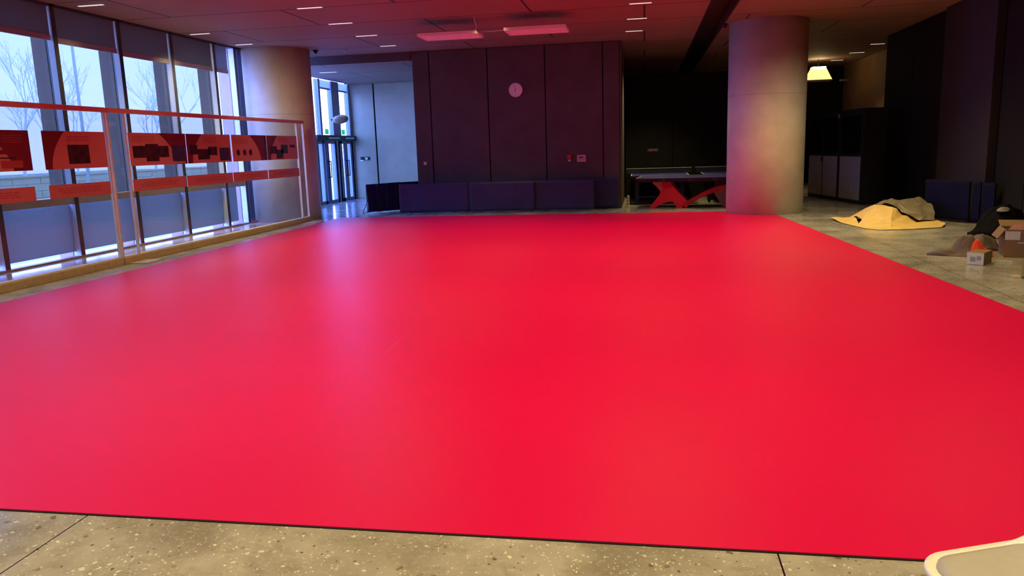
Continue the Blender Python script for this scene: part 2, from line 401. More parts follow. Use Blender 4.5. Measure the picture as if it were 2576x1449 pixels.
# entrance glazing at X=-9.9
EX = -9.9
w = sempty('window_%d' % (nb+2), (EX, 0, 0))
for a, b in ((17.66, 18.3), (23.16, 23.3), (24.18, 24.8), (25.62, 25.8)): MB().box(-.16, .0, a, b, 0, 3.88).build('post', mat('pale_blue_post', (128, 136, 150), .5), w, bevel=.01)
for a, b in ((18.3, 23.16), (23.3, 24.18), (24.8, 25.62)): MB().box(-.09, -.07, a, b, 2.18, 3.86).build('pane', M_clear, w)
MB().box(-.2, .12, 22.6, 25.8, 2.0, 2.17).build('door_canopy', M_blk, w, bevel=.02)
MB().box(.12, .15, 23.35, 24.25, 2.05, 2.10).build('canopy_rail', M_chrome, w)
MB().box(.12, .15, 24.75, 25.55, 2.05, 2.10).build('canopy_rail', M_chrome, w)
MB().box(-.09, -.07, 18.3, 22.9, .0, 2.1).build('side_pane', M_pane, w)
for k, (a, b) in enumerate(((23.3, 24.18), (24.8, 25.62))):
    bl = thing('roller_blind', ['lowered grey blind above the first tall entrance window beside the round column', 'lowered grey blind above the second tall entrance window, next to grey wall'][k], 'blind', (EX-.05, (a+b)/2, 3.6), 0, 'blinds over the entrance windows')
    MB().box(-.004, 0, -(b-a)/2+.02, (b-a)/2-.02, .04, .27).build('blind_cloth', mat_translucent('pale_blind_cloth', (.3, .3, .38), (.35, .36, .42), .0), bl)
    MB().box(-.015, .01, -(b-a)/2+.02, (b-a)/2-.02, -.01, .04).build('hem_bar', M_hem, bl)
for k, (a, b) in enumerate(((22.75, 24.3), (24.45, 25.75))):
    d = sempty('door_%d' % (k+1), (EX, (a+b)/2, 0)); hw = (b-a)/2
    for s in (-1, 1):
        y0, y1 = (-hw, -.01) if s < 0 else (.01, hw)
        f = MB().box(-.05, 0, y0, y0+.13, 0, 2.0).box(-.05, 0, y1-.13, y1, 0, 2.0).box(-.05, 0, y0+.13, y1-.13, 0, .12).box(-.05, 0, y0+.13, y1-.13, 1.9, 2.0)
        lf = f.build('door_leaf', mat('blue_grey_door_frame', (96, 106, 124), .4), d, bevel=.008)
        MB().box(-.03, -.02, y0+.13, y1-.13, .12, 1.9).build('glass', M_clear, lf)
        hy = y1-.065 if s < 0 else y0+.065
        MB().tube([(.0, hy, .85), (.06, hy, .85), (.06, hy, 1.35), (.0, hy, 1.35)], .015).build('door_handle', M_blk, lf)
for k, y in enumerate((23.72, 25.1)):
    t = thing('exit_sticker', ['small green exit sticker low in the first tall entrance window', 'small green exit sticker low in the second tall entrance window'][k], 'sign', (EX+.0, y, 2.2), 0, 'green exit stickers above the doors')
    MB().box(-.06, -.05, -.14, .14, .0, .17).build('plate', M_green, t)
    MB().box(-.049, -.045, -.03, -.005, .02, .10).box(-.049, -.045, .01, .08, .06, .075).build('running_figure', M_white, t)
t = thing('wall_fixture', 'rounded pale beige box-like fixture on the post between the tall entrance windows', 'fixture', (EX, 24.0, 2.66))
MB().cone((.0, .0, 0), (.3, .0, 0), .03, .03, 10).build('bracket', M_blk, t)
bmx = MB(); bmesh.ops.create_icosphere(bmx.bm, subdivisions=3, radius=1)
for v in bmx.bm.verts: v.co = Vector((.32+v.co.x*.24, v.co.y*.30, v.co.z*.125+.03*math.sin(v.co.y*5)))
bmx.build('housing', M_beige, t, smooth=True)

# ------------------------------------------------------------------ outside
st = struct(MB().box(-90, -9.9, -40, 120, -.16, -.02).build('ground', M_pgrd))
def stone_wall(x, y0, y1, h):
    t = thing('stone_block_wall', 'low pale stone block wall beyond the paving outside the left windows', 'wall', (x, (y0+y1)/2, -.02))
    m = MB(); rows = 5; hh = h/rows
    for r_ in range(rows):
        y = y0-(y0+y1)/2-(.6 if r_ % 2 else 0)
        while y < (y1-y0)/2:
            m.box(-.15, .15, y+.015, y+1.185, r_*hh+.01, (r_+1)*hh); y += 1.2
    m.build('block_courses', M_stone, t)
    MB().box(-.11, .11, -(y1-y0)/2, (y1-y0)/2, 0, h-.03).build('mortar_core', M_trans, t)
    MB().box(-.2, .2, -(y1-y0)/2, (y1-y0)/2, h, h+.06).build('coping', M_stone, t)
stone_wall(-20, 5, 60, 1.15)
rnd = random.Random(4)
def tree(x, y, h, label, seed):
    rr = random.Random(seed)
    t = thing('bare_tree', label, 'tree', (x, y, -.02), 0, 'bare winter trees beyond the low stone wall')
    tm = MB(); bm_ = MB()
    def br(m, p, d, l, r, dep):
        q = p+d*l; m.cone(p, q, r, r*.62, 6, False)
        if dep == 0: return
        for k in range(3 if dep > 1 else 4):
            a = Vector((rr.uniform(-1, 1), rr.uniform(-1, 1), rr.uniform(.1, .9)))
            br(bm_, p+d*l*rr.uniform(.45, 1), (d*.8+a*.75).normalized(), l*rr.uniform(.55, .8), r*.55, dep-1)
    d = Vector((rr.uniform(-.05, .05), rr.uniform(-.05, .05), 1)).normalized()
    br(tm, Vector((0, 0, 0)), d, h*.45, .075, 4)
    tm.build('trunk', M_tree, t); bm_.build('branches', M_tree, t)
spots = [(-24, 16, 5.5), (-26, 22, 6.5), (-24, 27, 6), (-27, 32, 7), (-25, 37, 6.5), (-28, 43, 7.5), (-25, 49, 6.5), (-29, 56, 8), (-33, 24, 7.5), (-36, 34, 8), (-36, 45, 8), (-34, 62, 8)]
words = ['nearest the photo left edge', 'standing second along the row', 'standing third along the row', 'standing fourth along the row', 'standing fifth along the row', 'standing sixth along the row', 'standing seventh along the row', 'at the far end of the row',
         'behind the row, nearest the photo left edge', 'behind the row, second from the left', 'behind the row, third from the left', 'behind the row, at its far end']
for i, (x, y, h) in enumerate(spots): tree(x, y, h, 'pale bare tree outside the left windows, '+words[i], i+3)
t = thing('street_lamp', 'thin pale street lamp on a pole outside the left windows', 'lamp', (-17.5, 22.3, -.02))
MB().cone((0, 0, 0), (0, 0, 5.6), .06, .04).tube([(0, 0, 5.55), (0, -.9, 5.75)], .03).build('pole', M_white, t)
MB().box(-.10, .10, -1.5, -.85, 5.70, 5.79).build('lamp_head', M_white, t, bevel=.02)

# ------------------------------------------------------------------ mat
cc = Vector((2.65, 18.15)); cr = .825
mp = [(-7.36, 2.93), (3.62, 2.93), (3.35, 7.43), (2.80, 17.24)]
for k in range(0, 9):
    a = R(-80-k*12.5); mp.append((cc.x+(cr+.012)*math.cos(a), cc.y+(cr+.012)*math.sin(a)))
mp += [(1.80, 18.36), (-7.52, 18.36), (-7.5, 17.19), (-7.40, 10.74)]
o = MB().prism(mp, 'z', 0.0, .007).build('sports_mat', M_mat, None)
tag(o, 'huge glossy red vinyl sports floor mat covering the middle of the hall', 'mat')
M_scuff = mat('pale_scuff', (226, 84, 120), .35)
for (xa, ya), (xb, yb), wd in (((-3.78, 6.76), (-3.76, 7.25), .010), ((-3.86, 9.14), (-4.04, 10.88), .012), ((-2.05, 5.5), (-2.07, 6.38), .008)):
    dd = Vector((xb-xa, yb-ya)).normalized(); nn = Vector((-dd.y, dd.x))*wd/2
    MB().prism([(xa, ya), ((xa+xb)/2+nn.x, (ya+yb)/2+nn.y), (xb, yb), ((xa+xb)/2-nn.x, (ya+yb)/2-nn.y)], 'z', .0068, .0078).build('scuff_mark', M_scuff, o)
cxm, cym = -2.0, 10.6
MB().prism([(x+(.006 if x > cxm else -.006), y+(.004 if y > cym else -.009)) for x, y in mp], 'z', .0, .0045).build('mat_edge_shade', mat('edge_shade_black', (22, 8, 8), .9), o)  # thin dark rim stands for the shadow along the mat edge

# ------------------------------------------------------------------ columns
def column(x, y, r, label):
    t = thing('round_column', label, 'column', (x, y, 0))
    MB().cone((0, 0, 0), (0, 0, H), r, r, 96).build('shaft', M_conc, t, smooth=False).data.polygons.foreach_set('use_smooth', [True]*98)
    MB().cone((0, 0, 2.55), (0, 0, 2.556), r+.0015, r+.0015, 96).build('formwork_joint', M_trans, t)
column(-8.9, 18.3, .85, 'thick round concrete column beside the windows and glass display, left of the hall')
column(2.65, 18.15, .825, 'thick round concrete column at the far right corner of the red mat')

# ------------------------------------------------------------------ ceiling lights and hung panels
slots = [(-9.0, 15.25, .42), (-8.97, 17.0, .40), (-5.73, 13.29, .45), (-5.87, 15.04, .48), (-5.97, 16.77, .48), (-6.07, 18.53, .38), (-.07, 14.85, .40), (-.15, 16.6, .40), (-.23, 18.35, .38),
         (3.17, 19.4, .44), (6.33, 23.5, .36), (6.32, 25.6, .42), (6.24, 27.75, .38), (-8.9, 21.6, .5), (-8.9, 11.9, .45)]
slab = ['thin slot light in ceiling above the fourth window bay', 'thin slot light in ceiling touching the left column and windows', 'thin slot light in red-lit ceiling, nearest of the left row', 'thin slot light, second along the left ceiling row', 'thin slot light, third along the left ceiling row', 'thin slot light, farthest of the left ceiling row by the bulkhead',
        'thin slot light right of the hung panels, nearest of its three', 'thin slot light right of the hung panels, middle of its three', 'thin slot light right of the hung panels, farthest of its three', 'faint slot light directly above the right column', 'faint slot light beside the black right wall, nearest of corridor row', 'slot light in corridor ceiling, middle of its row', 'slot light in corridor ceiling, just above the glowing pendant lamp', 'slot light in the low ceiling of the entrance area', 'faint slot light in the ceiling near the windows at the top left']
ref = None
for (x, y, wd), lb in zip(slots, slab):
    z = 3.88 if y > 20 and x < -5 else H
    t = thing('slot_light', lb, 'ceiling light', (x, y, z), 0, 'slot lights recessed in the ceiling')
    MB().box(-wd/2-.015, wd/2+.015, -.045, .045, -.004, .0).build('frame', M_blk, t)
    MB().box(-wd/2, wd/2, -.030, .030, -.010, -.004).build('diffuser', M_slot, t)
def hung_panel(x, y, lb):
    t = thing('hung_light_panel', lb, 'ceiling light', (x, y, 3.80), 0, 'white light panels hung under the ceiling')
    MB().box(-.57, .57, -.33, .33, 0, .012).build('diffuser', M_pan, t)
    MB().box(-.59, .59, -.35, -.33, -.008, .05).box(-.59, .59, .33, .35, -.008, .05).box(-.59, -.57, -.33, .33, -.008, .05).box(.57, .59, -.33, .33, -.008, .05).box(-.57, .57, -.33, .33, .012, .05).build('frame', M_pan, t)
    for sx in (-.5, .5):
        for sy in (-.28, .28): MB().cone((sx, sy, .05), (sx, sy, .30), .002, .002, 5).build('wire', M_chrome, t)
hung_panel(-3.79, 15.55, 'white flat light panel hung under the ceiling, the left one')
hung_panel(-2.05, 15.45, 'white flat light panel hung under the ceiling, the right one')
o = MB().tube([(-3.17, 15.5, 3.86), (-2.95, 15.49, 3.85), (-2.68, 15.47, 3.86)], .008).build('power_cable', M_white); tag(o, 'thin cable linking the two hung light panels', 'cable')
o = MB().tube([(-3.25, 15.3, 3.85), (-3.2, 15.3, 3.92), (-3.22, 15.25, 4.0), (-3.24, 15.25, 4.1)], .007).build('power_cable', M_white); tag(o, 'thin cable rising from left hung panel to the ceiling', 'cable')
for x, y, lb in ((1.72, 18.05, 'small black dome camera on ceiling against the right column'), (-7.95, 18.6, 'small black dome camera on ceiling against the left column')):
    t = thing('dome_camera', lb, 'camera', (x, y, H))
    MB().cone((0, 0, -.03), (0, 0, 0), .06, .06, 20).build('base', M_blk, t); MB().cone((0, 0, -.085), (0, 0, -.03), .025, .05, 20).build('dome', M_blk, t)
t = thing('fire_sprinkler', 'tiny white sprinkler head under the ceiling right of the left column', 'sprinkler', (-7.23, 18.74, H))
MB().cone((0, 0, -.05), (0, 0, 0), .012, .03, 10).build('body', M_white, t); MB().cone((0, 0, -.07), (0, 0, -.06), .035, .035, 12).build('deflector', M_white, t)
t = thing('pendant_lamp', 'glowing yellow trapezoid pendant lamp hanging in the dark corridor', 'lamp', (5.51, 27, 3.42))
P = [(-.38, -.3, 0), (.38, -.3, 0), (.38, .3, 0), (-.38, .3, 0), (-.2, -.17, .40), (.2, -.17, .40), (.2, .17, .40), (-.2, .17, .40)]
MB().quadbox(P).build('lamp_shade', M_lamp, t)
MB().box(-.39, .39, -.31, .31, -.02, .01).build('rim', M_white, t)
MB().box(-.2, .2, -.20, .20, .36, .42).build('light_source', M_bulb, t)
MB().cone((0, 0, .40), (0, 0, .68), .01, .01, 6).build('cord', M_blk, t)
t = thing('hanging_sign', 'small dark bar hanging on a thin rod beside the glowing lamp', 'sign', (6.33, 27, 3.40))
MB().box(-.14, .14, -.03, .03, -.03, .03).build('bar', M_greyit, t); MB().cone((0, 0, .03), (0, 0, .7), .01, .01, 6).build('rod', M_blk, t)

# ------------------------------------------------------------------ things on the middle wall
def disc_arm(m, a, l, w, y):
    c_, s_ = math.sin(a), math.cos(a)
    m.prism([(-c_*.02-s_*w, -s_*.02+c_*w), (-c_*.02+s_*w, -s_*.02-c_*w), (c_*l+s_*w*.6, s_*l-c_*w*.6), (c_*l-s_*w*.6, s_*l+c_*w*.6)], 'y', y, y+.003)
t = thing('wall_clock', 'round white wall clock high on the dark panelled wall', 'clock', (-3.21, 19.86, 3.03))
MB().cone((0, 0, 0), (0, -.03, 0), .175, .175, 48).build('case', M_white, t)
MB().cone((0, -.03, 0), (0, -.033, 0), .165, .165, 48).build('face', M_clock, t)
m = MB()
for k in range(12):
    a = k*PI/6; L_ = .13 if k % 3 else .12
    c_, s_ = math.sin(a), math.cos(a)
    m.prism([(c_*L_-s_*.003, s_*L_+c_*.003), (c_*L_+s_*.003, s_*L_-c_*.003), (c_*.155+s_*.003, s_*.155-c_*.003), (c_*.155-s_*.003, s_*.155+c_*.003)], 'y', -.036, -.033)
m.cone((0, -.0335, 0), (0, -.0332, 0), .004, .004, 8)
mk = m.build('hour_marks', mat('grey_clock_marks', (150, 110, 115), .6), t); mk['kind'] = 'stuff'
m = MB(); disc_arm(m, R(-10), .105, .004, -.040); m.build('minute_hand', M_ink, t)
m = MB(); disc_arm(m, R(210), .075, .005, -.044); m.build('hour_hand', M_ink, t)
t = thing('fire_call_point', 'small red fire alarm call point with a pale tag on the dark wall', 'alarm', (-1.88, 19.86, 1.29))
MB().box(-.05, .05, -.05, 0, -.01, .09).build('housing', M_fire, t, bevel=.008); MB().box(-.035, .035, -.02, 0, -.075, -.035).build('tag', M_white, t)
t = thing('wall_thermostat', 'small framed cream control panel on dark wall right of the red alarm', 'control panel', (-1.57, 19.86, 1.28))
MB().box(-.11, .11, -.03, 0, -.085, .085).build('frame', M_offw, t, bevel=.008); MB().box(-.085, .085, -.034, -.03, -.06, .06).build('cover', mat('pinkish_cover', (190, 150, 150), .4), t); MB().box(-.06, .03, -.037, -.034, .015, .04).build('display', M_ink, t)
t = thing('light_switch', 'small white light switch near the left edge of the dark wall', 'switch', (-5.67, 19.86, 1.26))
MB().box(-.043, .043, -.012, 0, -.043, .043).build('plate', M_white, t, bevel=.006); MB().box(-.02, .02, -.018, -.012, -.025, .025).build('rocker', M_clock, t)
t = thing('entry_keypad', 'small white and black keypad on the pale entrance wall', 'switch', (-9.6, 25.8, 1.37))
MB().box(-.06, .06, -.03, 0, -.03, .08).build('housing', M_blk, t, bevel=.008); MB().box(-.07, .05, -.035, 0, -.07, -.03).build('lower_plate', M_white, t)
t = thing('door_release_button', 'small black and white button box right of the keypad, entrance wall', 'switch', (-9.42, 25.8, 1.38))
MB().box(-.07, .09, -.03, 0, -.05, .06).build('housing', M_blk, t, bevel=.02); MB().box(-.05, .02, -.045, -.03, -.03, .04).build('button', M_white, t)
t = thing('wall_nameplate', 'faint small dark nameplate on the black wall above the tennis tables', 'sign', (.25, 23.86, 1.40))
MB().box(-.16, .16, -.01, 0, -.045, .045).build('plate', mat('dark_plate', (74, 62, 64), .4), t)
MB().box(-.12, -.02, -.013, -.01, -.02, .02).box(.0, .12, -.013, -.01, -.015, .015).build('lettering', mat('dim_pink_letters', (150, 110, 112), .5), t)

# ------------------------------------------------------------------ glass display stands with posters
DX = -7.98
def stand(y0, y1, posts, label, nm):
    t = thing('glass_display_stand', label, 'display stand', (DX, y0, 0), 0, 'glass display stands along the windows'); l = y1-y0
    MB().box(-.03, .03, 0, l, 2.31, 2.38).build('top_rail', M_frame_red, t, bevel=.006)
    MB().box(-.05, .05, 0, l, .0, .11).build('base_rail', M_wood, t, bevel=.006)
    MB().box(-.054, .03, 0, l, .11, .125).build('base_cap', M_offw, t)
    for y in posts: MB().box(-.025, .025, y-y0-.013, y-y0+.013, .125, 2.31).build('post', M_offw, t, bevel=.005)
    ps = sorted(posts)
    for a, b in zip(ps, ps[1:]): MB().box(-.006, .0, a-y0+.022, b-y0-.022, .125, 2.31).build('glass_panel', M_disp, t)
    return t
s1 = stand(4.6, 10.655, (4.63, 7.5, 10.64), 'long glass display stand nearest the photo left edge', 1)
s2 = stand(10.675, 17.6, (10.70, 11.09, 17.22, 17.57), 'long glass display stand running up to the left round column', 2)
def footboard(x, y, l, lb):
    o = MB().box(-.04, .28, -l/2, l/2, 0, .018).build('foot_board', M_wood); o.location = (x, y, 0); tag(o, lb, 'board'); return o
footboard(-7.88, 10.95, .42, 'short tan board lying on floor by the joint of the display stands')
footboard(-7.80, 17.1, .5, 'short tan board on floor under the far end of the display stand')

def poster(y0, y1, lb, spec, side):
    """sheet on the glass facing the hall; spec = list of (material, outline in 0..1 units)"""
    t = thing('display_poster', lb, 'poster', (DX+.003, y0, 1.5), 0, 'wide red posters on the glass display'); wd = y1-y0; ht = .52
    MB().box(0, .004, 0, wd, 0, ht).build('sheet', M_sheet, t)
    # curved maroon corner
    pts = []
    N = 16
    if side == 'L': pts = [(0, 0), (.10*wd, 0)]+[((.10+.24*(k/N)**2.0)*wd, ht*(k/N)) for k in range(1, N+1)]+[(0, ht)]
    if side == 'R': pts = [(wd, 0), (wd*.80, 0)]+[((.80-.30*(k/N)**2.0)*wd, ht*(k/N)) for k in range(1, N+1)]+[(wd, ht)]
    if pts: MB().prism(pts, 'x', .004, .0055).build('curved_corner', M_swoosh, t)
    for nm, mm, quads in spec:
        m = MB()
        for (u0, u1, v0, v1) in quads: m.box(.0055, .0075, u0*wd, u1*wd, v0*ht, v1*ht)
        m.build(nm, mm, t)
    return t
def lines(u0, u1, v1, n, seed):
    r_ = random.Random(seed); q = []
    for k in range(n):
        u = u0
        while u < u1-.02:
            w_ = r_.uniform(.03, .1); q.append((u, min(u+w_, u1), v1-.055*k-.018, v1-.055*k)); u += w_+.012
    return ('text_lines', M_pl, q)
poster(7.55, 9.13, 'red poster cut by the photo left edge, with dark right corner', [('banner', M_swoosh, [(.3, .86, .42, .52)]), ('picture', M_photo, [(.3, .84, .31, .34)]), lines(.72, .93, .88, 4, 1), ('caption_box', M_pl, [(.68, .9, .08, .26)])], 'R')
poster(9.36, 10.61, 'red poster with one large black picture left of the stand joint', [('picture', M_photo, [(.36, .70, .13, .64)]), lines(.36, .72, .87, 3, 2)], 'L')
poster(11.15, 12.70, 'red poster with row of dark pictures, right of the stand joint', [('picture', M_photo, [(.05, .26, .24, .60), (.26, .48, .12, .66), (.48, .66, .24, .60)]), ('violet_picture', M_photob, [(.72, .96, .10, .60)]), lines(.06, .42, .9, 4, 3), ('caption_box', M_sheet, [(.74, .95, .02, .08)])], 'R')
poster(12.72, 14.21, 'red poster with stepped dark pictures and one violet picture at right', [('picture', M_photo, [(.06, .22, .30, .62), (.22, .48, .12, .48), (.46, .66, .26, .56)]), ('violet_picture', M_photob, [(.72, .97, .06, .52)]), lines(.36, .66, .88, 4, 4)], 'L')
p5 = poster(14.27, 15.69, 'red poster with three dark oval pictures', [lines(.05, .45, .86, 4, 5), ('violet_edge', M_photob, [(.93, 1.0, .0, 1.0)])], 'R')
for u in (.15, .33, .5):
    MB().prism([((u+.045*math.cos(a*PI/10))*1.42, (.33+.12*math.sin(a*PI/10))*.52) for a in range(20)], 'x', .0055, .0075).build('oval_picture', M_photo, p5)
poster(15.71, 17.19, 'red poster with small stepped pictures, farthest, against the round column', [('picture', M_photo, [(.08, .30, .25, .56), (.28, .50, .05, .42), (.44, .66, .26, .62), (.74, .92, .5, .62)]), lines(.38, .7, .88, 3, 6)], 'L')
for k, (a, b, lb) in enumerate(((7.6, 9.12, 'under the poster cut by the photo edge'), (9.37, 10.61, 'under the poster with the large black picture'), (11.15, 12.6, 'under the poster right of the stand joint'), (12.64, 14.2, 'under the poster with stepped dark pictures'), (14.22, 15.65, 'under the poster with three ovals'), (15.69, 17.2, 'under the farthest poster by the column'))):
    t = thing('caption_strip', 'narrow red caption strip '+lb, 'sign', (DX+.003, a, 1.1), 0, 'narrow red caption strips on the glass')
    MB().box(0, .004, 0, b-a, 0, .19).build('sheet', M_sheet, t, bevel=.001)
    m = MB(); r_ = random.Random(k+20); ll = b-a
    for row in (.125, .095, .065):
        u = .12*ll+r_.uniform(0, .1)
        while u < ll*.8: w_ = r_.uniform(.04, .13); m.box(.004, .0055, u, u+w_, row, row+.010); u += w_+.02
    m.build('text_lines', M_pl, t)

# ------------------------------------------------------------------ court barriers
def barrier(w, h, mcloth, lb, loc, rz, grp, seed=0, folds=1.0, legs=True):
    t = thing('court_barrier', lb, 'barrier', loc, rz, grp)
    m = MB(); nx, nz = 40, 12; vs = []
    for i in range(nx+1):
        for j in range(nz+1):
            x = -w/2+w*i/nx; z = .05+(h-.05)*j/nz; f = math.sin(PI*j/nz)
            y = -.018+folds*.03*f*noise.noise(Vector((x*2.2+seed*7, z*1.5+x*1.2, seed)))-.010*f*math.sin(x*9+z*6+seed)
            vs.append(m.bm.verts.new((x, y-.01, z)))
    for i in range(nx):
        for j in range(nz):
            a = i*(nz+1)+j; m.bm.faces.new((vs[a], vs[a+nz+1], vs[a+nz+2], vs[a+1]))
    o = m.build('cloth', mcloth, t, smooth=True); s = o.modifiers.new('thick', 'SOLIDIFY'); s.thickness = .006; s.offset = 1
    MB().tube([(-w/2+.01, .0, .03), (-w/2+.01, .0, h-.01), (w/2-.01, .0, h-.01), (w/2-.01, .0, .03)], .010).tube([(-w/2, 0, .05), (w/2, 0, .05)], .009).build('frame', mcloth, t)
    for s_ in (-1, 1) if legs else ():
        x = s_*(w/2-.12); MB().tube([(x, .02, .06), (x, .30, .012)], .009).tube([(x, .01, .45), (x, .30, .012)], .008).build('leg', M_blk, t)
        MB().box(x-.02, x+.02, .28, .33, 0, .02).build('foot', M_white, t)
    return t
G1 = 'navy court barriers in front of the dark wall'
barrier(1.80, .77, M_navy, 'navy cloth barrier before dark wall, leftmost of the front three', (-5.28, 19.12, 0), R(1), G1, 1)
barrier(1.64, .77, M_navy, 'navy cloth barrier before dark wall, creased middle one of the front three', (-3.52, 19.17, 0), R(2), G1, 2, 1.6)
barrier(1.50, .77, M_navy, 'navy cloth barrier before dark wall, right one of the front three', (-1.98, 19.28, 0), R(2), G1, 3)
barrier(.95, .77, M_navy2, 'dark navy barrier end overlapping at the right end of the row', (-1.12, 19.70, 0), R(3), G1, 4, 1, False)
for k, (x, y, a) in enumerate(((-6.90, 19.95, 64), (-6.66, 20.15, 60), (-6.45, 20.35, 57), (-6.25, 20.55, 55))):
    barrier(1.25, .77, M_navy2, 'dark navy barrier stacked at the left end of the row, '+['outermost', 'second from the left', 'third from the left', 'innermost against the wall'][k], (x, y, 0), R(a), 'navy barriers stacked at the left end', 6+k, .4, k == 0)
G2 = 'blue barriers by the right wall'
barrier(.98, .76, M_navy3, 'dark blue barrier standing behind the paper heap by the right wall', (5.53, 15.51, 0), R(-62), G2, 12, .6, False)
barrier(.15, .75, M_navy3, 'very narrow folded dark blue barrier, middle one by the right wall', (5.83, 14.96, 0), R(-62), G2, 13, .3, False)
barrier(.24, .74, M_navy3, 'narrow folded dark blue barrier nearest the black bag', (5.94, 14.74, 0), R(-62), G2, 15, .3, False)

# ------------------------------------------------------------------ table tennis tables
def pp_top(t, lx, ly, z=.76, base=M_blue):
    for s_ in (-1, 1):
        x0, x1 = (-lx/2, -.004) if s_ < 0 else (.004, lx/2)
        MB().box(x0, x1, -ly/2, ly/2, z-.022, z).build('tabletop', base, t, bevel=.002)
        m = MB(); w_ = .02
        m.box(x0, x1, -ly/2, -ly/2+w_, z, z+.0012); m.box(x0, x1, ly/2-w_, ly/2, z, z+.0012); m.box(x0, x1, -.0015, .0015, z, z+.0012)
        if s_ < 0: m.box(x0, x0+w_, -ly/2+w_, ly/2-w_, z, z+.0012)
        else: m.box(x1-w_, x1, -ly/2+w_, ly/2-w_, z, z+.0012)
        m.build('white_lines', M_line, t)
    MB().box(-lx/2+.02, lx/2-.02, -ly/2+.02, -ly/2+.05, z-.10, z-.022).box(-lx/2+.02, lx/2-.02, ly/2-.05, ly/2-.02, z-.10, z-.022).box(-lx/2+.02, -lx/2+.05, -ly/2+.05, ly/2-.05, z-.10, z-.022).box(lx/2-.05, lx/2-.02, -ly/2+.05, ly/2-.05, z-.10, z-.022).build('apron', M_blk, t)
GT = 'table tennis tables behind the hall'
t = thing('table_tennis_table', 'blue table tennis table on a curved red arched base', 'table', (1.22, 20.05, 0), R(-5), GT)
pp_top(t, 2.74, 1.525)
# red curved base: profile in the length direction, extruded in depth
def curve(f, n=14): return [f(k/n) for k in range(n+1)]
prof_l = [(-1.02, .66), (-.55, .66)]+curve(lambda s: (-.55+.42*s**1.0, .66-.50*s**.8))[1:]+[(-.22, .10), (-.26, .0), (-.40, .0), (-.46, .12)]+curve(lambda s: (-.50-.45*s, .16+.03*math.sin(s*PI)-.16*s))+[(-1.08, .0), (-.90, .22), (-.80, .36)]+curve(lambda s: (-.78-.24*s, .40+.26*s))[1:-1]
MB().prism(prof_l, 'y', -.42, -.34).build('pedestal', M_red, t, bevel=.004)
MB().prism(prof_l, 'y', .34, .42).build('pedestal', M_red, t, bevel=.004)
MB().prism([(-1.0, .655), (-.76, .655), (-.76, .43)], 'y', -.43, -.42).build('side_panel', M_sal, t)
arch_o = curve(lambda s: (-.30+1.36*s, .06+.50*math.sin(min(1, s*1.08)*PI/2)))
arch_i = curve(lambda s: (1.06-1.22*s, .46*math.cos(s*PI/2)**.8+.0))
MB().prism(arch_o+[(1.12, .52), (1.12, .46)]+arch_i, 'y', -.36, .36).build('arch_beam', M_red, t)
MB().prism([(.42, .47), (1.1, .47), (.85, .0), (.72, .0)], 'y', -.34, -.26).build('pedestal', mat('brown_pedestal', (150, 84, 62), .5), t, bevel=.004)
MB().prism([(.42, .47), (1.1, .47), (.85, .0), (.72, .0)], 'y', .26, .34).build('pedestal', MATS['brown_pedestal'], t, bevel=.004)
MB().box(-1.0, -.55, -.34, .34, .60, .66).box(.5, 1.0, -.34, .34, .44, .66).build('cross_beam', M_blk, t)
for k, (x, cm) in enumerate(((-.80, M_fire), (-.72, M_white), (-.12, M_fire), (.45, M_trans))):
    MB().box(x, x+(.06 if k < 2 else .14), -.7425, -.7385, .685, .715).build('sticker', cm, t)
def folding_table(loc, rz, lb, legm):
    t = thing('table_tennis_table', lb, 'table', loc, rz, GT); pp_top(t, 2.74, 1.525)
    for sx in (-1, 1):
        for sy in (-1, 1):
            x = sx*1.15; y = sy*.6
            l_ = MB().quadbox([(x-.03, y-.05, .05), (x+.03, y-.05, .05), (x+.03, y+.05, .05), (x-.03, y+.05, .05), (x*.98-.03, y-.06, .66), (x*.98+.03, y-.06, .66), (x*.98+.03, y+.06, .66), (x*.98-.03, y+.06, .66)]).build('leg', legm, t)
            MB().cone((x-.02, y, .035), (x+.02, y, .035), .035, .035, 14).build('wheel', M_blk, l_)
    for sx in (-1.15, 1.15): MB().box(sx-.03, sx+.03, -.55, .55, .16, .20).build('stretcher', legm, t)
    nt_ = MB().box(-.002, .002, -.915, .915, .76, .905).build('net', mat('dark_net', (36, 34, 52), .8), t)
    MB().box(-.006, .006, -.915, .915, .900, .9125).build('net_tape', M_line, nt_)
    for s_ in (-1, 1): MB().box(-.012, .012, s_*.915-.01, s_*.915+.01, .68, .915).build('net_post', M_blk, nt_)
    return t
folding_table((.40, 22.38, 0), R(90), 'blue table tennis table with blue folding legs, half hidden behind the dark wall', M_bluel)
folding_table((2.30, 22.38, 0), R(90), 'dark blue table tennis table with long white net edge behind the red based one', M_blk)
t = thing('floor_bracket', 'pale metal stand base with small black knobs at the corner of the dark wall', 'stand', (-.42, 20.25, 0))
MB().box(-.05, .05, -.12, .12, 0, .04).quadbox([(-.04, -.03, .04), (.04, -.03, .04), (.04, .03, .04), (-.04, .03, .04), (-.02, -.02, .30), (.04, -.02, .30), (.04, .02, .30), (-.02, .02, .30)]).build('base', M_offw, t, bevel=.005)
for z in (.08, .16, .23): MB().cone((.0, -.06, z), (.0, -.03, z), .012, .012, 10).build('knob', M_blk, t)

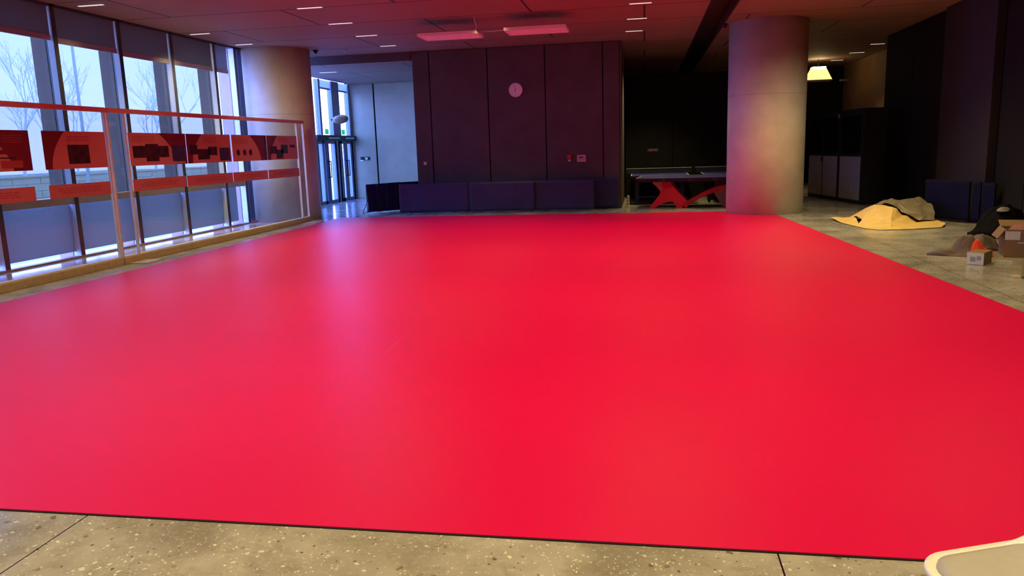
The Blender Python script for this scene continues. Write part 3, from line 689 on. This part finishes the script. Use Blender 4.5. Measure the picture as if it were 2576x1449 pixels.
# ------------------------------------------------------------------ corridor cabinets
a0 = Vector((5.06, 19.6)); a1 = Vector((4.52, 22.97)); dirc = (a1-a0).normalized(); angc = math.atan2(dirc.y, dirc.x)
for k, (st_, ln, nd_) in enumerate(((0, 1.32, 1), (1.36, 2.05, 2))):
    p = a0+dirc*st_
    t = thing('tall_cabinet', ['tall black cabinet with grey lower panel behind right column, nearer one', 'wider tall black cabinet with two doors, directly behind the right column'][k], 'cabinet', (p.x, p.y, 0), angc, 'row of tall dark cabinets')
    MB().box(.0, ln, -.55, -.03, 0, 2.26).build('body', M_cab, t)
    dw = (ln-.06)/nd_
    for d_ in range(nd_):
        x0 = .03+d_*dw; dr = MB().box(x0, x0+dw-.01, -.03, 0, .06, 2.20).build('door', M_cab, t)
        MB().box(x0+.07, x0+dw-.08, 0, .006, 1.20, 2.10).build('glass_pane', M_cabg, dr)
        MB().box(x0+.03, x0+dw-.04, 0, .006, .10, 1.13).build('lower_panel', M_cabl, dr)
        hx = x0+dw-.05 if d_ == 0 else x0+.04
        MB().box(hx-.008, hx+.008, 0.006, .03, .98, 1.10).build('handle', M_chrome, dr)
o = MB().box(-.05, .05, -.012, 0, -.05, .05).build('wall_sticker', M_greyit); o.location = (4.83, 21.0, 2.12); o.rotation_euler = (0, 0, angc-PI/2-PI/2+PI); tag(o, 'small pale square sticker near the top of the dark cabinets', 'sticker')

# ------------------------------------------------------------------ crumpled things
def heap(name, m_, parent, outline, hfun, nr=26, na=72, crum=.03, cs=5, seed=0, flat=True, loc=None, thick=0.0):
    """outline(a)->radius ; hfun(x,y)->height ; folded/crumpled surface sitting on the floor"""
    m = MB(); rings = []
    c0 = None
    def P_(x, y, k):
        q = Vector((x*cs, y*cs, seed*3.1))
        f = abs(noise.noise(q))+.5*abs(noise.noise(q*2.3))
        z = hfun(x, y)
        z = z+crum*(f-.35)*(1-k**6)
        return (x+crum*.6*noise.noise(q+Vector((9, 0, 0))), y+crum*.6*noise.noise(q+Vector((0, 9, 0))), max(.006+.008*(1-k), z))
    c0 = m.bm.verts.new(P_(0, 0, 0))
    for i in range(1, nr+1):
        k = i/nr; ring = []
        for j in range(na):
            a = 2*PI*j/na; r_ = outline(a)*k; ring.append(m.bm.verts.new(P_(r_*math.cos(a), r_*math.sin(a), k)))
        rings.append(ring)
    base = [m.bm.verts.new((v.co.x, v.co.y, 0)) for v in rings[-1]]
    for j in range(na): m.bm.faces.new((c0, rings[0][j], rings[0][(j+1) % na]))
    for i in range(nr-1):
        for j in range(na): m.bm.faces.new((rings[i][j], rings[i+1][j], rings[i+1][(j+1) % na], rings[i][(j+1) % na]))
    for j in range(na): m.bm.faces.new((rings[-1][j], base[j], base[(j+1) % na], rings[-1][(j+1) % na]))
    m.bm.faces.new(base[::-1])
    o = m.build(name, m_, parent, smooth=not flat)
    if loc: o.location = loc
    return o
def gs(x, y, cx, cy, sx, sy, h): return h*math.exp(-(((x-cx)/sx)**2+((y-cy)/sy)**2)**1.7*.8)
def poly_r(pts):
    """radius function of a star-shaped polygon around 0"""
    def f(a):
        d = Vector((math.cos(a), math.sin(a)));
        best = .3
        for p, q in zip(pts, pts[1:]+pts[:1]):
            p = Vector(p); q = Vector(q); e = q-p; den = d.x*e.y-d.y*e.x
            if abs(den) < 1e-9: continue
            t_ = (p.x*e.y-p.y*e.x)/den; s_ = (p.x*d.y-p.y*d.x)/den
            if t_ > 0 and -1e-6 <= s_ <= 1+1e-6: best = t_
        return best
    return f
K = [(3.629, 16.1, 0.047), (3.921, 15.9, 0.05), (3.986, 15.8, 0.086), (3.66, 15.35, 0.012), (3.834, 14.35, 0.008), (3.877, 15.0, 0.03), (3.989, 15.3, 0.09), (4.077, 15.5, 0.164), (4.23, 15.5, 0.266), (4.279, 15.55, 0.335), (4.255, 15.3, 0.241), (4.443, 15.5, 0.32), (4.522, 15.3, 0.293), (4.305, 15.35, 0.287), (4.097, 15.2, 0.149), (3.923, 14.8, 0.012), (4.167, 14.4, 0.008), (4.341, 14.7, 0.082), (4.248, 14.4, 0.022), (4.845, 15.0, 0.029), (4.673, 15.2, 0.15), (4.568, 14.35, 0.03), (4.016, 14.15, 0.008), (4.558, 14.2, 0.008), (5.251, 14.7, 0.058), (5.26, 15.1, 0.059), (5.169, 14.8, 0.03), (5.078, 14.4, 0.008), (4.0, 16.3, .008), (4.6, 16.2, .008), (5.2, 15.75, .008)]
KF = [(0,1,3),(1,2,5),(1,5,3),(3,5,4),(5,15,4),(6,14,5),(14,15,5),(7,14,6),(7,8,14),(8,10,14),(8,9,10),(9,11,10),(11,13,10),(13,14,10),(13,12,17),(11,12,13),(13,17,14),(14,17,15),(15,17,16),(15,16,4),(17,18,16),(12,20,17),(20,19,17),(17,19,18),(19,21,18),(4,16,22),(16,18,22),(18,21,22),(21,23,22),(19,25,26),(19,26,21),(21,26,27),(21,27,23),(25,24,26),(26,24,27),
      (0,28,1),(1,28,2),(2,28,7),(2,7,6),(7,28,8),(8,28,9),(9,28,29),(9,29,11),(11,29,12),(12,29,20),(20,29,30),(20,30,19),(19,30,25),(25,30,24)]
def sheet_mesh(name, m_, verts, faces, th, lb, cat, cuts=2, cr_=.018, seed=1, parts=()):
    m = MB(); c_ = Vector((sum(v[0] for v in verts)/len(verts), sum(v[1] for v in verts)/len(verts), 0))
    vs = [m.bm.verts.new(Vector(v)-c_) for v in verts]
    for f in faces:
        try: m.bm.faces.new([vs[i] for i in f])
        except ValueError: pass
    bmesh.ops.subdivide_edges(m.bm, edges=m.bm.edges[:], cuts=cuts, use_grid_fill=True)
    bmesh.ops.triangulate(m.bm, faces=m.bm.faces[:])
    for v in m.bm.verts:
        q = v.co*7+Vector((seed*5, 0, 0)); k = min(1, v.co.z/.08)
        v.co += Vector((noise.noise(q), noise.noise(q+Vector((7, 7, 7))), noise.noise(q+Vector((3, 9, 1)))))*cr_*2*max(.15, k)
        v.co.z = max(.004, v.co.z)
    o = m.build(name, m_); o.location = c_
    so = o.modifiers.new('thick', 'SOLIDIFY'); so.thickness = th; so.offset = 1
    return tag(o, lb, cat)
sheet_mesh('kraft_paper', M_kraft, K, KF, .004, 'big crumpled sheet of yellow kraft paper on floor right of the mat', 'paper')
GV = [(4.334, 15.75, 0.324), (4.524, 15.8, 0.385), (4.642, 15.8, 0.409), (4.889, 15.8, 0.415), (5.135, 15.8, 0.42), (5.201, 15.7, 0.4), (5.235, 15.5, 0.351), (5.262, 15.4, 0.286), (5.249, 15.25, 0.171), (5.189, 15.1, 0.075), (4.946, 15.10, 0.06), (4.851, 15.18, 0.125), (4.702, 15.33, 0.205), (4.577, 15.44, 0.325), (4.475, 15.60, 0.345), (4.655, 15.5, 0.365), (4.789, 15.28, 0.245), (4.965, 15.4, 0.302), (5.038, 15.15, 0.14), (4.2, 16.35, .02), (4.9, 16.4, .01), (5.23, 16.05, .01), (5.28, 15.6, .02)]
GF = [(0,1,14),(1,2,14),(2,15,14),(2,3,15),(14,15,13),(15,16,12),(15,12,13),(3,17,15),(15,17,16),(3,4,17),(4,5,17),(5,6,17),(6,7,17),(7,8,17),(8,18,17),(16,17,18),(16,18,11),(16,11,12),(18,10,11),(8,9,18),(9,10,18),(0,19,1),(1,19,2),(2,19,20),(2,20,3),(3,20,4),(4,20,21),(4,21,5),(5,21,22),(5,22,6),(6,22,7),(7,22,8),(8,22,9)]
sheet_mesh('wrapping_sheet', M_greyc, GV, GF, .004, 'crumpled grey wrapping sheet heaped on the yellow kraft paper', 'sheet', 2, .02, 4)
# clothes
heap('work_jacket', M_jacket, None, poly_r([(-.46, .02), (-.2, -.12), (.02, -.16), (.2, -.12), (.24, .1), (.05, .2), (-.2, .12)]), lambda x, y: gs(x, y, .06, .03, .13, .12, .25)+gs(x, y, -.24, .0, .16, .08, .07)+.01, crum=.04, cs=8, seed=4, loc=(4.18, 11.1, 0), flat=False)
tag(bpy.data.objects['work_jacket'], 'crumpled grey brown jacket on floor left of the small white-ended box', 'clothing')
heap('orange_vest', M_orange, None, poly_r([(-.1, 0), (0, -.12), (.14, -.1), (.16, .04), (.05, .12)]), lambda x, y: gs(x, y, -.01, .03, .07, .09, .20)+gs(x, y, .1, -.04, .05, .05, .08)+.01, crum=.04, cs=12, seed=5, loc=(4.34, 10.97, 0), flat=False)
tag(bpy.data.objects['orange_vest'], 'bright orange crumpled cloth between the two grey brown garments', 'clothing')
heap('work_trousers', M_jacket, None, poly_r([(-.22, 0), (0, -.16), (.24, -.12), (.26, .1), (0, .16)]), lambda x, y: gs(x, y, .02, .0, .18, .12, .20)+.01, crum=.05, cs=9, seed=6, loc=(4.60, 11.58, 0), flat=False)
tag(bpy.data.objects['work_trousers'], 'folded grey brown garment lying against the open cardboard box', 'clothing')
heap('black_bag', M_bag, None, lambda a: .42+.05*math.sin(3*a), lambda x, y: gs(x, y, 0, 0, .3, .28, .46)+.02, crum=.10, cs=5, seed=7, loc=(5.50, 13.1, 0), flat=False)
tag(bpy.data.objects['black_bag'], 'dark black bag slumped on floor before the right wall', 'bag')
o = heap('grey_cloth', M_greyit, None, lambda a: .10+.02*math.sin(2*a), lambda x, y: gs(x, y, 0, 0, .08, .06, .06)+.01, crum=.02, cs=12, seed=9, nr=8, na=24, flat=False); o.location = (5.45, 13.0, .40); tag(o, 'small pale grey cloth lying on top of the black bag', 'cloth')
# small box with white end
u = Vector((.8, -.58, 0)).normalized(); ang = math.atan2(u.y, u.x)
t = thing('small_carton', 'small brown carton with a white printed end label on the floor', 'box', (4.09, 10.17, 0), ang)
MB().box(-.19, 0, 0, .34, 0, .155).build('body', M_card, t, bevel=.003)
MB().box(-.188, -.002, -.002, 0, .004, .152).build('end_label', M_tape, t)
MB().box(-.15, -.09, -.003, -.002, .04, .10).box(-.08, -.03, -.003, -.002, .06, .11).build('printed_mark', mat('grey_print', (160, 158, 166), .5), t)
# open cardboard box
t = thing('cardboard_box', 'large open cardboard box with white tape at the right photo edge', 'box', (4.60, 10.85, 0), R(-14))
m = MB(); th = .008; bw, bd, bh = .62, .48, .36
m.box(0, bw, 0, th, 0, bh); m.box(0, bw, bd-th, bd, 0, bh); m.box(0, th, th, bd-th, 0, bh); m.box(bw-th, bw, th, bd-th, 0, bh); m.box(th, bw-th, th, bd-th, 0, .01)
m.build('body', M_card, t)
MB().quadbox([(0, bd-th, bh), (bw, bd-th, bh), (bw, bd, bh), (0, bd, bh), (0, bd+.16, bh+.06), (bw, bd+.16, bh+.06), (bw, bd+.165, bh+.068), (0, bd+.165, bh+.068)]).build('flap', M_card, t)
MB().quadbox([(-th, .02, bh), (0, .02, bh), (0, bd, bh), (-th, bd, bh), (-.09, .02, bh-.12), (-.082, .02, bh-.125), (-.082, bd, bh-.125), (-.09, bd, bh-.12)]).build('flap', M_card, t)
MB().box(.0, .16, -.003, 0, bh-.13, bh-.02).box(-.003, 0, .0, .02, bh-.13, bh).build('tape_strip', M_tape, t)
MB().box(.14, .28, -.004, -.001, bh-.175, bh-.16).build('tape_strip', M_tape, t)
o = heap('packed_cloth', M_cardin, None, poly_r([(-.24, -.16), (.24, -.16), (.24, .16), (-.24, .16)]), lambda x, y: .30+gs(x, y, -.05, 0, .2, .15, .10), crum=.05, cs=8, seed=11, nr=10, na=40, flat=False); o.location = (4.97, 11.01, .012); o.rotation_euler = (0, 0, R(-14)); tag(o, 'reddish brown cloth packed in the open cardboard box', 'cloth')
# loose boards and scraps
t = thing('loose_board', 'flat grey green board lying askew at right photo edge below cardboard box', 'board', (4.50, 9.60, .0), R(-24))
MB().quadbox([(-.21, -.5, .012), (.30, -.5, .012), (.30, .45, .075), (-.21, .45, .075), (-.21, -.5, .03), (.30, -.5, .03), (.30, .45, .093), (-.21, .45, .093)]).build('panel', M_board, t)
MB().box(.05, .12, .36, .42, 0, .07).build('batten', M_board, t)
MB().box(.05, .12, -.48, -.42, 0, .012).build('batten', M_board, t)
o = MB().box(-.10, .10, -.015, .015, 0, .02).build('white_stick', M_white); o.location = (4.42, 10.42, 0); o.rotation_euler = (0, 0, R(-30)); tag(o, 'short white stick on floor right of the small carton', 'stick')
o = MB().prism([(-.05, -.03), (.06, -.04), (.05, .03), (-.02, .04)], 'z', 0, .003).build('paper_scrap', M_kraft); o.location = (4.12, 9.42, 0); tag(o, 'small yellow paper scrap on floor before the askew board', 'paper')

# ------------------------------------------------------------------ white chair, bottom right corner
def rrect(w, d, r, z, n=8, sx=1.0):
    pts = []
    for cx, cy, a0_ in ((w/2-r, d/2-r, 0), (-w/2+r, d/2-r, 90), (-w/2+r, -d/2+r, 180), (w/2-r, -d/2+r, 270)):
        for k in range(n+1):
            a = R(a0_+90*k/n); pts.append((cx+r*math.cos(a), cy+r*math.sin(a), z))
    return pts
def loft(m, loops, cap0=True, cap1=True):
    vv = [[m.bm.verts.new(p) for p in l] for l in loops]; n = len(vv[0])
    for a, b in zip(vv, vv[1:]):
        for i in range(n): m.bm.faces.new((a[i], a[(i+1) % n], b[(i+1) % n], b[i]))
    if cap0: m.bm.faces.new(vv[0][::-1])
    if cap1: m.bm.faces.new(vv[-1])
# local axes: +y = front of the chair
fwd = R(202)        # heading of the front in world
ch = thing('moulded_chair', 'white moulded plastic chair with beige seat pad in bottom right corner', 'chair', (1.03, 1.985, 0), fwd-PI/2)
m = MB(); sw, sd = .50, .48
loft(m, [rrect(sw-.10, sd-.10, .07, .405), rrect(sw-.02, sd-.02, .10, .420), rrect(sw, sd, .11, .440), rrect(sw-.008, sd-.008, .106, .449), rrect(sw-.05, sd-.05, .088, .446), rrect(sw-.10, sd-.10, .07, .432)])
m.build('seat_shell', M_chairw, ch, smooth=True)
m = MB(); loft(m, [rrect(sw-.07, sd-.07, .078, .434), rrect(sw-.058, sd-.058, .085, .444), rrect(sw-.062, sd-.062, .083, .453), rrect(sw-.11, sd-.11, .06, .460), rrect(sw-.3, sd-.3, .03, .458)])
m.build('seat_pad', M_cush, ch, smooth=True)
# back shell rising from the rear with low side wings
m = MB(); nx, nz = 20, 14; g = []
for i in range(nx+1):
    row = []
    for j in range(nz+1):
        s_ = -1+2*i/nx; q = j/nz
        x = s_*(.25-.03*q); y = -.235-.10*q+.20*(abs(s_)**2.6)*(1-.55*q)
        top = .40*(1-.25*abs(s_)**3)-(.27*max(0, abs(s_)-.6)/.4)
        z = .435+q*top
        row.append(m.bm.verts.new((x, y, z)))
    g.append(row)
for i in range(nx):
    for j in range(nz): m.bm.faces.new((g[i][j], g[i+1][j], g[i+1][j+1], g[i][j+1]))
o = m.build('backrest', M_chairw, ch, smooth=True); sol = o.modifiers.new('thick', 'SOLIDIFY'); sol.thickness = .012; sol.offset = 0
for sx in (-1, 1):
    for sy in (-1, 1):
        MB().cone((sx*.12, sy*.11, .41), (sx*.22, sy*.21, 0), .016, .011, 12).build('leg', M_chairw, ch, smooth=True)
MB().box(-.14, .14, -.02, .02, .385, .41).box(-.02, .02, -.13, .13, .385, .41).build('under_frame', M_chrome, ch)
